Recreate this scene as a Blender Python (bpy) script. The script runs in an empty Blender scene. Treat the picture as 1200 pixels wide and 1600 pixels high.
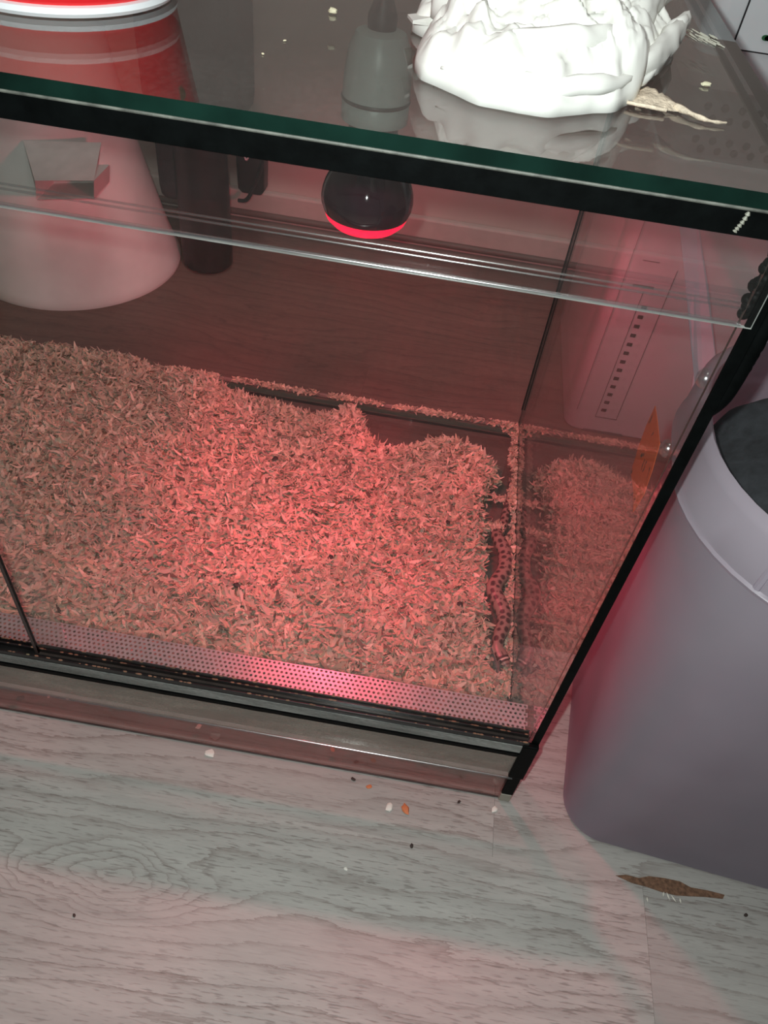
import bpy, bmesh, math, random
import numpy as np
from mathutils import Vector, Matrix, noise

S = bpy.context.scene
C = S.collection
rnd = random.Random(7)

# ------------------------------------------------------------------ camera
CAM = Vector((-0.12375, -0.27653, 0.6))
cd = bpy.data.cameras.new('camera'); cam = bpy.data.objects.new('camera', cd); C.objects.link(cam)
right = Vector((0.985515, 0.13811492, 0.09840962)); down = Vector((0.16785331, -0.7116127, -0.68222623))
fwd = Vector((-0.02419608, 0.68886257, -0.72448803))
M4 = Matrix((right, -down, -fwd)).transposed().to_4x4(); M4.translation = CAM
cam.matrix_world = M4
cd.sensor_fit = 'VERTICAL'; cd.sensor_height = 36; cd.lens = 27; cd.clip_start = 0.01; cd.clip_end = 50
S.camera = cam

# ------------------------------------------------------------------ world, lights, exposure
w = bpy.data.worlds.new('world'); S.world = w; w.use_nodes = True
w.node_tree.nodes['Background'].inputs[0].default_value = (0.80, 0.92, 1.0, 1)
w.node_tree.nodes['Background'].inputs[1].default_value = 0.11

def light(name, kind, loc, power, color, radius=0.01, rot=None):
    l = bpy.data.lights.new(name, kind); l.energy = power; l.color = color
    if kind == 'AREA': l.size = radius
    else: l.shadow_soft_size = radius
    o = bpy.data.objects.new(name, l); o.location = loc; C.objects.link(o)
    if rot: o.rotation_euler = rot
    return o
# the phone's own flash, a little up and left of its lens
light('phone_flash', 'POINT', CAM + right * -0.016 - down * 0.012, 7.0, (0.93, 1.0, 0.98), 0.004)
# added overhead fill that lifts the wall and things behind the tank
light('overhead_fill', 'AREA', (-0.1, -0.1, 2.35), 9, (1.0, 0.98, 0.94), 0.6, (math.radians(8), 0, 0))
# the red heat bulb shines down out of its face
hl = light('heat_bulb_light', 'SPOT', (-0.184, 0.24, 0.3385), 5.2, (1.0, 0.075, 0.14), 0.016)
hl.data.spot_size = math.radians(172); hl.data.spot_blend = 0.3
hl.data.use_nodes = True; _nt = hl.data.node_tree      # the faceted reflector throws uneven patches of light
_tc = _nt.nodes.new('ShaderNodeTexCoord'); _nz = _nt.nodes.new('ShaderNodeTexNoise'); _nz.inputs['Scale'].default_value = 3.4; _nz.inputs['Detail'].default_value = 1.5
_rp = _nt.nodes.new('ShaderNodeMapRange'); _rp.inputs['From Min'].default_value = 0.38; _rp.inputs['From Max'].default_value = 0.68; _rp.inputs['To Min'].default_value = 0.85; _rp.inputs['To Max'].default_value = 1.7
_nt.links.new(_tc.outputs['Normal'], _nz.inputs['Vector']); _nt.links.new(_nz.outputs['Fac'], _rp.inputs['Value']); _nt.links.new(_rp.outputs[0], _nt.nodes['Emission'].inputs['Strength'])

S.view_settings.view_transform = 'Standard'; S.view_settings.look = 'None'
S.view_settings.exposure = 0; S.view_settings.gamma = 1; S.view_settings.use_curve_mapping = False
S.cycles.transparent_max_bounces = 48; S.cycles.max_bounces = 12
S.cycles.caustics_reflective = False; S.cycles.caustics_refractive = False

# ------------------------------------------------------------------ materials
def sock(nt, dst, v):
    if isinstance(v, bpy.types.NodeSocket): nt.links.new(v, dst)
    elif v is not None: dst.default_value = v
def newmat(name):
    m = bpy.data.materials.new(name); m.use_nodes = True; nt = m.node_tree; nt.nodes.clear()
    out = nt.nodes.new('ShaderNodeOutputMaterial'); return m, nt, out
def node(nt, t, ins=None, **kw):
    n = nt.nodes.new(t)
    for k, v in kw.items(): setattr(n, k, v)
    for k, v in (ins or {}).items(): sock(nt, n.inputs[k], v)
    return n
def mth(nt, op, a, b=None, c=None):
    n = nt.nodes.new('ShaderNodeMath'); n.operation = op
    sock(nt, n.inputs[0], a); sock(nt, n.inputs[1], b); sock(nt, n.inputs[2], c)
    return n.outputs[0]
def ramp(nt, fac, stops):
    n = nt.nodes.new('ShaderNodeValToRGB'); sock(nt, n.inputs[0], fac)
    e = n.color_ramp.elements
    while len(e) < len(stops): e.new(0.5)
    for i, (p, c) in enumerate(stops):
        e[i].position = p; e[i].color = tuple(c) + (1,) if len(c) == 3 else c
    return n.outputs[0]
def coords(nt, scale=(1, 1, 1), world=False):
    tc = node(nt, 'ShaderNodeNewGeometry').outputs['Position'] if world else node(nt, 'ShaderNodeTexCoord').outputs['Object']
    return node(nt, 'ShaderNodeMapping', {'Vector': tc, 'Scale': scale}).outputs[0]
def tex_noise(nt, vec, scale, detail=3, rough=0.55, dist=0):
    return node(nt, 'ShaderNodeTexNoise', {'Vector': vec, 'Scale': scale, 'Detail': detail, 'Roughness': rough, 'Distortion': dist}).outputs['Fac']
def mixc(nt, f, a, b, mode='MIX'):
    n = nt.nodes.new('ShaderNodeMix'); n.data_type = 'RGBA'; n.blend_type = mode
    sock(nt, n.inputs[0], f); sock(nt, n.inputs[6], a); sock(nt, n.inputs[7], b)
    return n.outputs[2]
def c4(c): return tuple(c) + (1,)

def plain(name, col, rough=0.5, metal=0, var=0.12, scale=60, bump=0.0, spec=0.5, trans=0, sss=0, world=False):
    m, nt, out = newmat(name)
    v = coords(nt, world=world)
    n = tex_noise(nt, v, scale, 4)
    dark = [x * (1 - var) for x in col]; lite = [min(1, x * (1 + var)) for x in col]
    b = node(nt, 'ShaderNodeBsdfPrincipled', {'Base Color': ramp(nt, n, [(0.3, dark), (0.7, lite)]), 'Roughness': rough,
             'Metallic': metal, 'Specular IOR Level': spec})
    if trans: b.inputs['Transmission Weight'].default_value = trans
    if sss:
        b.inputs['Subsurface Weight'].default_value = sss; b.inputs['Subsurface Scale'].default_value = 0.02
    if bump:
        bp = node(nt, 'ShaderNodeBump', {'Height': n, 'Strength': bump, 'Distance': 0.002}); sock(nt, b.inputs['Normal'], bp.outputs[0])
    nt.links.new(b.outputs[0], out.inputs[0]); return m

def glass(name, tint=(0.93, 0.95, 0.94), dust=0.03, dust_col=(0.55, 0.55, 0.52), dscale=18, streak=(1, 1, 1), dmin=0.35, rough=0.004, eta=1.5):
    # thin pane: straight-through transparency, Fresnel mirror on both faces, a film of dust
    m, nt, out = newmat(name)
    bf = node(nt, 'ShaderNodeNewGeometry').outputs['Backfacing']
    ior = mth(nt, 'ADD', mth(nt, 'MULTIPLY', bf, 1 / eta - eta), eta)
    fr = node(nt, 'ShaderNodeFresnel', {'IOR': ior}).outputs[0]
    tr = node(nt, 'ShaderNodeBsdfTransparent', {'Color': c4(tint)})
    gl = node(nt, 'ShaderNodeBsdfGlossy', {'Color': (1, 1, 1, 1), 'Roughness': rough})
    mx = node(nt, 'ShaderNodeMixShader', {0: fr, 1: tr.outputs[0], 2: gl.outputs[0]})
    v = coords(nt, streak)
    n1 = tex_noise(nt, v, dscale, 6, 0.7); n2 = tex_noise(nt, v, dscale * 30, 2, 0.5)
    f = mth(nt, 'MULTIPLY', mth(nt, 'MULTIPLY', n1, n1), mth(nt, 'ADD', n2, dmin))
    f = mth(nt, 'MULTIPLY', f, dust * 4)
    df = node(nt, 'ShaderNodeBsdfDiffuse', {'Color': c4(dust_col)})
    mx2 = node(nt, 'ShaderNodeMixShader', {0: f, 1: mx.outputs[0], 2: df.outputs[0]})
    nt.links.new(mx2.outputs[0], out.inputs[0]); return m

def attr_mat(name, attr='tint', rough=0.7, spec=0.2, trans=0.0):
    m, nt, out = newmat(name)
    a = node(nt, 'ShaderNodeAttribute', attribute_name=attr).outputs['Color']
    b = node(nt, 'ShaderNodeBsdfPrincipled', {'Base Color': a, 'Roughness': rough, 'Specular IOR Level': spec})
    if trans:
        t = node(nt, 'ShaderNodeBsdfTranslucent', {'Color': a}); mx = node(nt, 'ShaderNodeMixShader', {0: trans, 1: b.outputs[0], 2: t.outputs[0]})
        nt.links.new(mx.outputs[0], out.inputs[0])
    else: nt.links.new(b.outputs[0], out.inputs[0])
    return m

def laminate(name, light_c, dark_c, ox=0.0, oy=0.0, knot=None):
    m, nt, out = newmat(name)
    P = node(nt, 'ShaderNodeNewGeometry').outputs['Position']
    sx = node(nt, 'ShaderNodeSeparateXYZ', {0: P}); x, y = sx.outputs[0], sx.outputs[1]
    P2 = node(nt, 'ShaderNodeMapping', {'Vector': P, 'Location': (ox, oy, 0)}).outputs[0]
    low = node(nt, 'ShaderNodeMapping', {'Vector': P2, 'Scale': (2.4, 9, 1)}).outputs[0]
    n = tex_noise(nt, low, 1.0, 3, 0.5, 0.4)
    f = mth(nt, 'ADD', mth(nt, 'MULTIPLY', y, 30), mth(nt, 'MULTIPLY', n, 4.4))
    if knot:
        kx, ky, rx, ry, amp = knot
        wob = mth(nt, 'SUBTRACT', tex_noise(nt, node(nt, 'ShaderNodeMapping', {'Vector': P2, 'Scale': (14, 26, 1)}).outputs[0], 1.0, 3, 0.5), 0.5)
        dx = mth(nt, 'ADD', mth(nt, 'DIVIDE', mth(nt, 'SUBTRACT', x, kx), rx), mth(nt, 'MULTIPLY', wob, 1.6)); dy = mth(nt, 'ADD', mth(nt, 'DIVIDE', mth(nt, 'SUBTRACT', y, ky), ry), wob)
        r2 = mth(nt, 'ADD', mth(nt, 'MULTIPLY', dx, dx), mth(nt, 'MULTIPLY', dy, dy))
        f = mth(nt, 'ADD', f, mth(nt, 'MULTIPLY', mth(nt, 'POWER', 2.718, mth(nt, 'MULTIPLY', r2, -1)), amp))
    fine = tex_noise(nt, node(nt, 'ShaderNodeMapping', {'Vector': P2, 'Scale': (55, 480, 1)}).outputs[0], 1.0, 3, 0.65)
    f = mth(nt, 'ADD', f, mth(nt, 'MULTIPLY', fine, 0.30))
    ring = mth(nt, 'FRACT', mth(nt, 'MULTIPLY', f, 1.9))
    ring = mth(nt, 'MULTIPLY', mth(nt, 'POWER', ring, 6.0), ramp(nt, tex_noise(nt, node(nt, 'ShaderNodeMapping', {'Vector': P2, 'Scale': (9, 30, 1)}).outputs[0], 1.0, 3), [(0.30, (0.45,) * 3), (0.62, (1,) * 3)]))
    pores = tex_noise(nt, node(nt, 'ShaderNodeMapping', {'Vector': P2, 'Scale': (75, 620, 1)}).outputs[0], 1.0, 2, 0.5)
    pores = mth(nt, 'MULTIPLY', ramp(nt, pores, [(0.55, (0, 0, 0)), (0.66, (1, 1, 1))]), ramp(nt, tex_noise(nt, node(nt, 'ShaderNodeMapping', {'Vector': P2, 'Scale': (5, 16, 1)}).outputs[0], 1.0, 2), [(0.35, (0.2,) * 3), (0.6, (1,) * 3)]))
    blotch = tex_noise(nt, node(nt, 'ShaderNodeMapping', {'Vector': P2, 'Scale': (7, 60, 1)}).outputs[0], 1.0, 5, 0.62)
    base = mixc(nt, ramp(nt, blotch, [(0.35, (0, 0, 0)), (0.65, (1, 1, 1))]), c4([a * 0.88 for a in light_c]), c4([a * 1.08 for a in light_c]))
    base = mixc(nt, mth(nt, 'MULTIPLY', fine, 0.35), base, c4([a * 0.6 for a in light_c]))
    col = mixc(nt, mth(nt, 'MULTIPLY', ring, 0.80), base, c4(dark_c))
    col = mixc(nt, mth(nt, 'MULTIPLY', pores, 0.55), col, c4([a * 0.7 for a in dark_c]))
    b = node(nt, 'ShaderNodeBsdfPrincipled', {'Base Color': col, 'Roughness': 0.5, 'Specular IOR Level': 0.3})
    h = mth(nt, 'ADD', mth(nt, 'MULTIPLY', pores, -1.0), mth(nt, 'MULTIPLY', fine, 0.6))
    bp = node(nt, 'ShaderNodeBump', {'Height': h, 'Strength': 0.25, 'Distance': 0.0006}); sock(nt, b.inputs['Normal'], bp.outputs[0])
    nt.links.new(b.outputs[0], out.inputs[0]); return m

def emit(name, col, strength, base=(0.3, 0.0, 0.02)):
    m, nt, out = newmat(name)
    v = coords(nt); n = tex_noise(nt, v, 160, 2)
    b = node(nt, 'ShaderNodeBsdfPrincipled', {'Base Color': c4(base), 'Roughness': 0.15, 'Emission Color': c4(col),
             'Emission Strength': mth(nt, 'MULTIPLY', mth(nt, 'ADD', n, 0.5), strength)})
    nt.links.new(b.outputs[0], out.inputs[0]); return m

PANE = glass('clear_pane', (0.97, 0.98, 0.97), dust=0.002, eta=1.3)
DOOR = glass('door_pane', (0.98, 0.985, 0.98), dust=0.002, eta=1.28, dscale=9, streak=(1, 1, 0.35))
TOP = glass('dusty_top_pane', (0.80, 0.83, 0.81), dust=0.055, dust_col=(0.50, 0.50, 0.47), dscale=14, streak=(1.0, 0.6, 1), dmin=0.02)
SIDE = glass('side_pane_glass', (0.95, 0.95, 0.95), dust=0.006)
SMUDGE = glass('smudged_strip', (0.88, 0.87, 0.85), dust=0.42, dust_col=(0.46, 0.39, 0.33), dscale=22, streak=(0.6, 1, 2.4))
FROST = glass('frosted_grey_strip', (0.45, 0.46, 0.45), dust=0.5, dust_col=(0.44, 0.45, 0.42), dscale=30, streak=(0.3, 1, 2))
EDGE = plain('green_glass_edge', (0.003, 0.014, 0.010), 0.2, var=0.5, scale=25, spec=0.35)
EDGEC = plain('pale_polished_edge', (0.45, 0.47, 0.44), 0.2, var=0.2, scale=40, spec=0.8)
EDGED = plain('dark_glass_edge', (0.06, 0.045, 0.04), 0.25, var=0.2)
BLACK = plain('black_silicone', (0.0016, 0.0022, 0.0022), 0.5, var=0.4, scale=120, bump=0.1, spec=0.06)
TRACKM = plain('black_plastic_track', (0.010, 0.009, 0.009), 0.3, var=0.5, scale=90)
METAL = plain('perforated_aluminium', (0.62, 0.60, 0.60), 0.34, metal=0.75, var=0.1)
WHITEP = plain('white_plastic', (0.80, 0.84, 0.86), 0.45, var=0.05, scale=12)
WHITED = plain('dusty_white_plastic', (0.85, 0.83, 0.80), 0.6, var=0.10, scale=14)
DARKP = plain('black_plastic', (0.012, 0.012, 0.014), 0.45, var=0.3)
DARKCLOTH = plain('black_cloth', (0.020, 0.022, 0.025), 0.95, var=0.35, scale=120, bump=0.6)
WALLM = plain('wall_paint', (0.60, 0.50, 0.46), 0.8, var=0.05, scale=8, bump=0.1)
TRIMM = plain('baseboard_wood', (0.16, 0.11, 0.095), 0.5, var=0.15, scale=10)
SHAVE = attr_mat('shavings', trans=0.15)

# ------------------------------------------------------------------ mesh helpers
def link(name, me, mats, parent=None, label=None, kind=None):
    o = bpy.data.objects.new(name, me); C.objects.link(o)
    for m in (mats if isinstance(mats, (list, tuple)) else [mats]): me.materials.append(m)
    if parent: o.parent = parent
    if label: o['label'] = label
    if kind: o['kind'] = kind
    return o
def tag(o, label, cat, group=None, kind=None):
    o['label'] = label; o['category'] = cat
    if group: o['group'] = group
    if kind: o['kind'] = kind
    return o
def empty(name, loc, label, cat, group=None):
    o = bpy.data.objects.new(name, None); C.objects.link(o); o.location = loc; o.empty_display_size = 0.02
    bpy.context.view_layer.update()
    return tag(o, label, cat, group)
def finish(name, bm, mats, parent=None, smooth=True, label=None, kind=None, world=True, bevel=0, angle=40):
    """bm is in world coordinates; a parented mesh is moved into its parent's space"""
    if parent and world:
        p = parent; off = Vector()
        while p: off += p.location; p = p.parent
        bmesh.ops.translate(bm, verts=bm.verts, vec=-off)
    bmesh.ops.recalc_face_normals(bm, faces=bm.faces)
    me = bpy.data.meshes.new(name); bm.to_mesh(me); bm.free()
    if smooth: me.shade_smooth()
    o = link(name, me, mats, parent, label, kind)
    if bevel:
        b = o.modifiers.new('bevel', 'BEVEL'); b.width = bevel; b.segments = 2; b.limit_method = 'ANGLE'; b.angle_limit = math.radians(40)
    if smooth and me.polygons: me.set_sharp_from_angle(angle=math.radians(angle))
    return o
def box(bm, a, b, mi=0):
    x0, y0, z0 = a; x1, y1, z1 = b
    v = [bm.verts.new(p) for p in ((x0,y0,z0),(x1,y0,z0),(x1,y1,z0),(x0,y1,z0),(x0,y0,z1),(x1,y0,z1),(x1,y1,z1),(x0,y1,z1))]
    fs = [bm.faces.new([v[i] for i in q]) for q in ((0,3,2,1),(4,5,6,7),(0,1,5,4),(1,2,6,5),(2,3,7,6),(3,0,4,7))]
    for f in fs: f.material_index = mi
    return fs
def pane(name, a, b, axis, mats, parent, edge_first=True, label=None, bevel=0.0006):
    bm = bmesh.new(); fs = box(bm, a, b)
    bmesh.ops.recalc_face_normals(bm, faces=bm.faces)
    for f in fs:
        f.material_index = 0 if abs(f.normal[axis]) > 0.5 else 1
    return finish(name, bm, mats, parent, smooth=False, label=label)
def lathe(bm, prof, cx, cy, n=48, cap0=False, cap1=False, mi=0, arc=None):
    rings = []
    for r, z in prof:
        rings.append([bm.verts.new((cx + r * math.cos(2*math.pi*i/n), cy + r * math.sin(2*math.pi*i/n), z)) for i in range(n)])
    for a, b in zip(rings, rings[1:]):
        for i in range(n):
            f = bm.faces.new((a[i], a[(i+1) % n], b[(i+1) % n], b[i])); f.material_index = mi
    if cap0: bm.faces.new(rings[0][::-1]).material_index = mi
    if cap1: bm.faces.new(rings[-1]).material_index = mi
    return rings
def tube(bm, pts, rad, n=8, caps=True):
    pts = [Vector(p) for p in pts]; rs = rad if isinstance(rad, (list, tuple)) else [rad] * len(pts)
    up = Vector((0, 0, 1)); rings = []
    for i, p in enumerate(pts):
        t = (pts[min(i+1, len(pts)-1)] - pts[max(i-1, 0)]).normalized()
        s = t.cross(up)
        if s.length < 1e-3: s = t.cross(Vector((1, 0, 0)))
        s.normalize(); u = s.cross(t)
        rings.append([bm.verts.new(p + rs[i] * (math.cos(2*math.pi*k/n) * s + math.sin(2*math.pi*k/n) * u)) for k in range(n)])
    for a, b in zip(rings, rings[1:]):
        for k in range(n): bm.faces.new((a[k], a[(k+1) % n], b[(k+1) % n], b[k]))
    if caps: bm.faces.new(rings[0][::-1]); bm.faces.new(rings[-1])
def spline(P, n):
    P = [np.array(p, float) for p in P]; P = [2*P[0]-P[1]] + P + [2*P[-1]-P[-2]]; out = []
    for i in range(1, len(P) - 2):
        for t in np.linspace(0, 1, n, endpoint=False):
            a, b, c, d = P[i-1:i+3]
            out.append(0.5 * ((2*b) + (c-a)*t + (2*a-5*b+4*c-d)*t*t + (3*b-a-3*c+d)*t**3))
    out.append(P[-2]); return out
def rrect(cx, cy, hx, hy, r, n=8, rot=0.0):
    pts = []
    for sx, sy, a0 in ((1, 1, 0), (-1, 1, 90), (-1, -1, 180), (1, -1, 270)):
        for k in range(n + 1):
            a = math.radians(a0 + 90 * k / n)
            x = sx * (hx - r) + r * math.cos(a); y = sy * (hy - r) + r * math.sin(a)
            pts.append((cx + x * math.cos(rot) - y * math.sin(rot), cy + x * math.sin(rot) + y * math.cos(rot)))
    return pts
def loft(bm, loops, cap0=True, cap1=True):
    rings = [[bm.verts.new(p) for p in L] for L in loops]; n = len(rings[0])
    for a, b in zip(rings, rings[1:]):
        for i in range(n): bm.faces.new((a[i], a[(i+1) % n], b[(i+1) % n], b[i]))
    if cap0: bm.faces.new(rings[0][::-1])
    if cap1: bm.faces.new(rings[-1])
    return rings

# ------------------------------------------------------------------ the room
fl = bpy.data.objects.new('floor', None); C.objects.link(fl); fl['kind'] = 'structure'; fl['label'] = 'grey oak laminate floor of long planks'
bm = bmesh.new(); box(bm, (-1.8, -1.3, -0.02), (1.6, 0.88, -0.0062)); finish('underlay', bm, plain('underlay', (0.05, 0.04, 0.035), 0.9), fl, smooth=False)
LC, DC = (0.42, 0.405, 0.375), (0.20, 0.165, 0.145)
rows = [(-1.248, -1.048), (-1.048, -0.848), (-0.848, -0.648), (-0.648, -0.448), (-0.448, -0.248), (-0.248, -0.047), (-0.047, 0.153), (0.153, 0.353), (0.353, 0.553), (0.553, 0.753), (0.753, 0.875)]
joints = {5: [0.1045], 6: [-0.0115], 7: [-0.75, 0.55], 8: [-0.2, 1.0], 9: [-0.9, 0.35], 4: [-0.6, 0.6]}
k = 0
for ri, (y0, y1) in enumerate(rows):
    xs = [-1.8] + joints.get(ri, [0.3 - 0.37 * (ri % 3)]) + [1.6]
    for x0, x1 in zip(xs, xs[1:]):
        k += 1
        tint = 1.0 + 0.06 * math.sin(k * 2.3)
        kn = (-0.292, -0.112, 0.055, 0.020, 3.0) if (ri == 5 and x1 < 0.2) else None
        lc = [a * tint for a in LC]
        if ri >= 7: lc = [0.20 * tint, 0.125 * tint, 0.105 * tint]  # dimmer, redder light towards the back put into these planks' colour
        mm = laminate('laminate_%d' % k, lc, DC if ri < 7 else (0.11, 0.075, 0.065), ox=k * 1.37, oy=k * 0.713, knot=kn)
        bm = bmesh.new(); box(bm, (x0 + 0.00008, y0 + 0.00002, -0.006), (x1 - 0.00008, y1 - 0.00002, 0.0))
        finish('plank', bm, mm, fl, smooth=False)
# worn, chipped joint in front of the tub
bm = bmesh.new()
pts = [(0.084,-0.0445),(0.092,-0.0425),(0.102,-0.0432),(0.110,-0.0405),(0.122,-0.0398),(0.134,-0.0402),(0.142,-0.0432),(0.155,-0.0432),(0.168,-0.0442),(0.166,-0.0475),(0.152,-0.0485),(0.140,-0.0500),(0.130,-0.0512),(0.118,-0.0505),(0.108,-0.0488),(0.096,-0.0478)]
vs = [bm.verts.new((x, y, 0.00035)) for x, y in pts]; vb = [bm.verts.new((x, y, -0.001)) for x, y in pts]
bm.faces.new(vs)
for i in range(len(pts)): bm.faces.new((vs[i], vb[i], vb[(i+1) % len(pts)], vs[(i+1) % len(pts)]))
finish('worn_patch', bm, plain('worn_brown_core', (0.16, 0.085, 0.05), 0.9, var=0.45, scale=300, bump=0.8), fl, smooth=False, label='brown chipped edge of a plank')
bm = bmesh.new()
for x, y, l, a in ((0.1235, -0.0530, .006, 1.9), (0.1275, -0.0540, .006, 2.2), (0.1325, -0.0545, .004, 1.7), (0.120, -0.0520, .004, 1.3), (0.107,-0.058,.004,1.6)):
    d = Vector((math.cos(a), math.sin(a), 0)) * l / 2; s = Vector((-d.y, d.x, 0)).normalized() * 0.0007; c = Vector((x, y, 0.0006))
    vs = [bm.verts.new(p) for p in (c - d, c + s, c + d, c - s)]; tp = bm.verts.new(c + Vector((0, 0, 0.0007)))
    for i in range(4): bm.faces.new((vs[i], vs[(i+1) % 4], tp))
finish('splinters', bm, plain('raw_splinter', (0.75, 0.72, 0.62), 0.8), fl, label='pale splintered chips along the joint', kind='stuff')

def wall(name, a, b, lab):
    bm = bmesh.new(); box(bm, a, b); o = finish(name, bm, WALLM, smooth=False); o['kind'] = 'structure'; o['label'] = lab; return o
wall('wall_back', (-1.8, 0.88, -0.02), (1.6, 0.95, 2.4), 'plain pale wall behind the tank')
wall('wall_right', (1.6, -1.3, -0.02), (1.67, 0.95, 2.4), 'plain pale wall on the right')
wall('wall_left', (-1.87, -1.3, -0.02), (-1.8, 0.95, 2.4), 'plain pale wall on the left')
bb = bpy.data.objects.new('baseboard_back', None); C.objects.link(bb); bb['kind'] = 'structure'
bm = bmesh.new(); box(bm, (-1.8, 0.866, 0), (1.6, 0.8799, 0.058)); finish('board', bm, plain('board_paint', (0.66, 0.54, 0.50), 0.55, var=0.06), bb, smooth=False, bevel=0.003)
bm = bmesh.new()
for (yy, zz, r) in ((0.858, 0.0085, 0.0085), (0.8635, 0.0235, 0.005)):
    tube(bm, [(-1.8, yy, zz), (1.6, yy, zz)], r, 12)
finish('quarter_round', bm, TRIMM, bb)

# ------------------------------------------------------------------ the terrarium
XL = -1.0; D = 0.457; HT = 0.492
T = empty('glass_terrarium', (XL / 2, D / 2, 0), 'large clear glass terrarium with black trim standing on the laminate floor', 'terrarium')
pane('base_pane', (XL + .006, 0.006, 0.0005), (-0.0055, D - .006, 0.0065), 2, [glass('base_glass', (0.88, 0.86, 0.85), dust=0.06, dust_col=(0.34, 0.30, 0.27), dscale=20), PANE], T)
pane('end_pane', (-0.005, 0.0, 0.0), (0, D, HT), 0, [SIDE, EDGED], T)
pane('end_pane', (XL, 0.0, 0.0), (XL + .005, D, HT), 0, [SIDE, EDGED], T)
pane('back_pane', (XL + .0055, D - .005, 0.0), (-0.0055, D, HT), 1, [PANE, EDGED], T)
pane('roof_pane', (XL - .002, -0.0030, HT + .0002), (0.0025, D + .001, HT + .0062), 2, [TOP, EDGE], T, label='dusty roof pane with dark green front edge')
pane('front_strip', (XL + .0055, 0.0015, 0.0), (-0.0055, 0.0050, 0.050), 1, [glass('lower_strip', (0.88, 0.78, 0.76), dust=0.07, dust_col=(0.5, 0.38, 0.34)), PANE], T)  # red light of the heat lamp tinted into this glass
pane('inner_strip', (XL + .0055, 0.0320, 0.0066), (-0.0055, 0.0350, 0.0950), 1, [glass('inner_strip_glass', (0.90, 0.87, 0.85), dust=0.08), PANE], T)
pane('track_ledge', (XL + .0055, -0.0030, 0.045), (-0.0075, 0.0012, 0.0970), 1, [SMUDGE, EDGEC], T, label='smudged glass strip below the door track')
bm = bmesh.new(); box(bm, (XL + .006, -0.0040, 0.0875), (-0.0105, -0.0031, 0.0970)); finish('frosted_tape', bm, FROST, T, smooth=False)
bm = bmesh.new()
n = 200; up = []; lo = []
for i in range(n + 1):
    x = XL + .006 + (-0.0085 - XL - .006) * i / n
    wv = 0.0005 * noise.noise((x * 60, 0, 0)); end = 1.0 if i < n else 0.4
    up.append([bm.verts.new((x, yy, 0.0862 + wv)) for yy in (-0.0030, -0.0046)]); lo.append([bm.verts.new((x, yy, 0.0862 - 0.0042 * end + wv)) for yy in (-0.0030, -0.0046)])
for i in range(n):
    bm.faces.new((up[i][0], up[i+1][0], up[i+1][1], up[i][1])); bm.faces.new((up[i][1], up[i+1][1], lo[i+1][1], lo[i][1])); bm.faces.new((lo[i][1], lo[i+1][1], lo[i+1][0], lo[i][0]))
finish('silicone_line', bm, BLACK, T)
bm = bmesh.new(); tube(bm, [(XL + .006, 0.0008, 0.0009), (-0.0090, 0.0008, 0.0009)], 0.0008, 8); finish('silicone_line', bm, plain('grimy_contact_line', (0.06, 0.04, 0.035), 0.7, var=0.5), T)
bm = bmesh.new(); box(bm, (-0.3702, 0.0006, 0.0990), (-0.3680, 0.0030, 0.4895)); finish('door_edge_strip', bm, plain('dark_door_edge', (0.05, 0.035, 0.032), 0.4), T, smooth=False)  # dark strip widening the edge line of the door glass
# E-shaped door track
bm = bmesh.new(); box(bm, (XL + .006, -0.0035, 0.0971), (-0.0072, 0.0075, 0.0984))
for yy in (-0.0035, 0.0029, 0.0063): box(bm, (XL + .006, yy, 0.0984), (-0.0072, yy + 0.0012, 0.1022))
finish('door_track', bm, TRACKM, T, smooth=False, bevel=0.0003)
# ragged dirt bead along the middle fin
bm = bmesh.new(); r2 = random.Random(3)
for i in range(260):
    x = -0.008 - 0.42 * r2.random(); y = r2.choice((0.0035, 0.0069, -0.0029)); s = r2.uniform(0.0003, 0.0009)
    bmesh.ops.create_icosphere(bm, subdivisions=1, radius=s, matrix=Matrix.Translation((x, y, 0.1023)) @ Matrix.Diagonal((2.2, 1, 0.5, 1)))
finish('track_dirt', bm, plain('track_dirt', (0.16, 0.12, 0.07), 0.9, var=0.5), T, kind='stuff')
# sliding doors, the right one in the front groove
pane('sliding_door', (-0.3680, 0.0008, 0.0988), (-0.0070, 0.0028, 0.4900), 1, [DOOR, EDGED], T)
pane('sliding_door', (XL + .008, 0.0042, 0.0988), (-0.3450, 0.0062, 0.4900), 1, [DOOR, DOOR], T)
pane('front_valance', (XL + .001, -0.0022, 0.4470), (-0.0030, -0.0001, 0.4918), 1, [glass('valance_glass', (0.97, 0.97, 0.97), eta=1.33, dust=0.004, dscale=14, streak=(1, 1, 0.3)), EDGEC], T, label='clear glass strip above the doors with a pale lower edge')
# clear channel the doors' tops run in
bm = bmesh.new()
for yy, zz, r in ((-0.0012, 0.4478, 0.0011), (0.0035, 0.4520, 0.0005), (0.0075, 0.4520, 0.0005)):
    tube(bm, [(XL + .006, yy, zz), (-0.0075, yy, zz)], r, 10)
m, nt, out = newmat('clear_plastic_channel')
tr = node(nt, 'ShaderNodeBsdfTransparent', {'Color': (0.92, 0.92, 0.92, 1)}); g = node(nt, 'ShaderNodeBsdfGlossy', {'Color': (0.9, 0.9, 0.9, 1), 'Roughness': 0.22})
mx = node(nt, 'ShaderNodeMixShader', {0: 0.22, 1: tr.outputs[0], 2: g.outputs[0]}); nt.links.new(mx.outputs[0], out.inputs[0]); CHAN = m
finish('door_channel', bm, CHAN, T)
bm = bmesh.new(); tube(bm, [(XL + .006, -0.0034, 0.0455), (-0.0075, -0.0034, 0.0455)], 0.0011, 10); finish('polished_edge', bm, CHAN, T)
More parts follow.
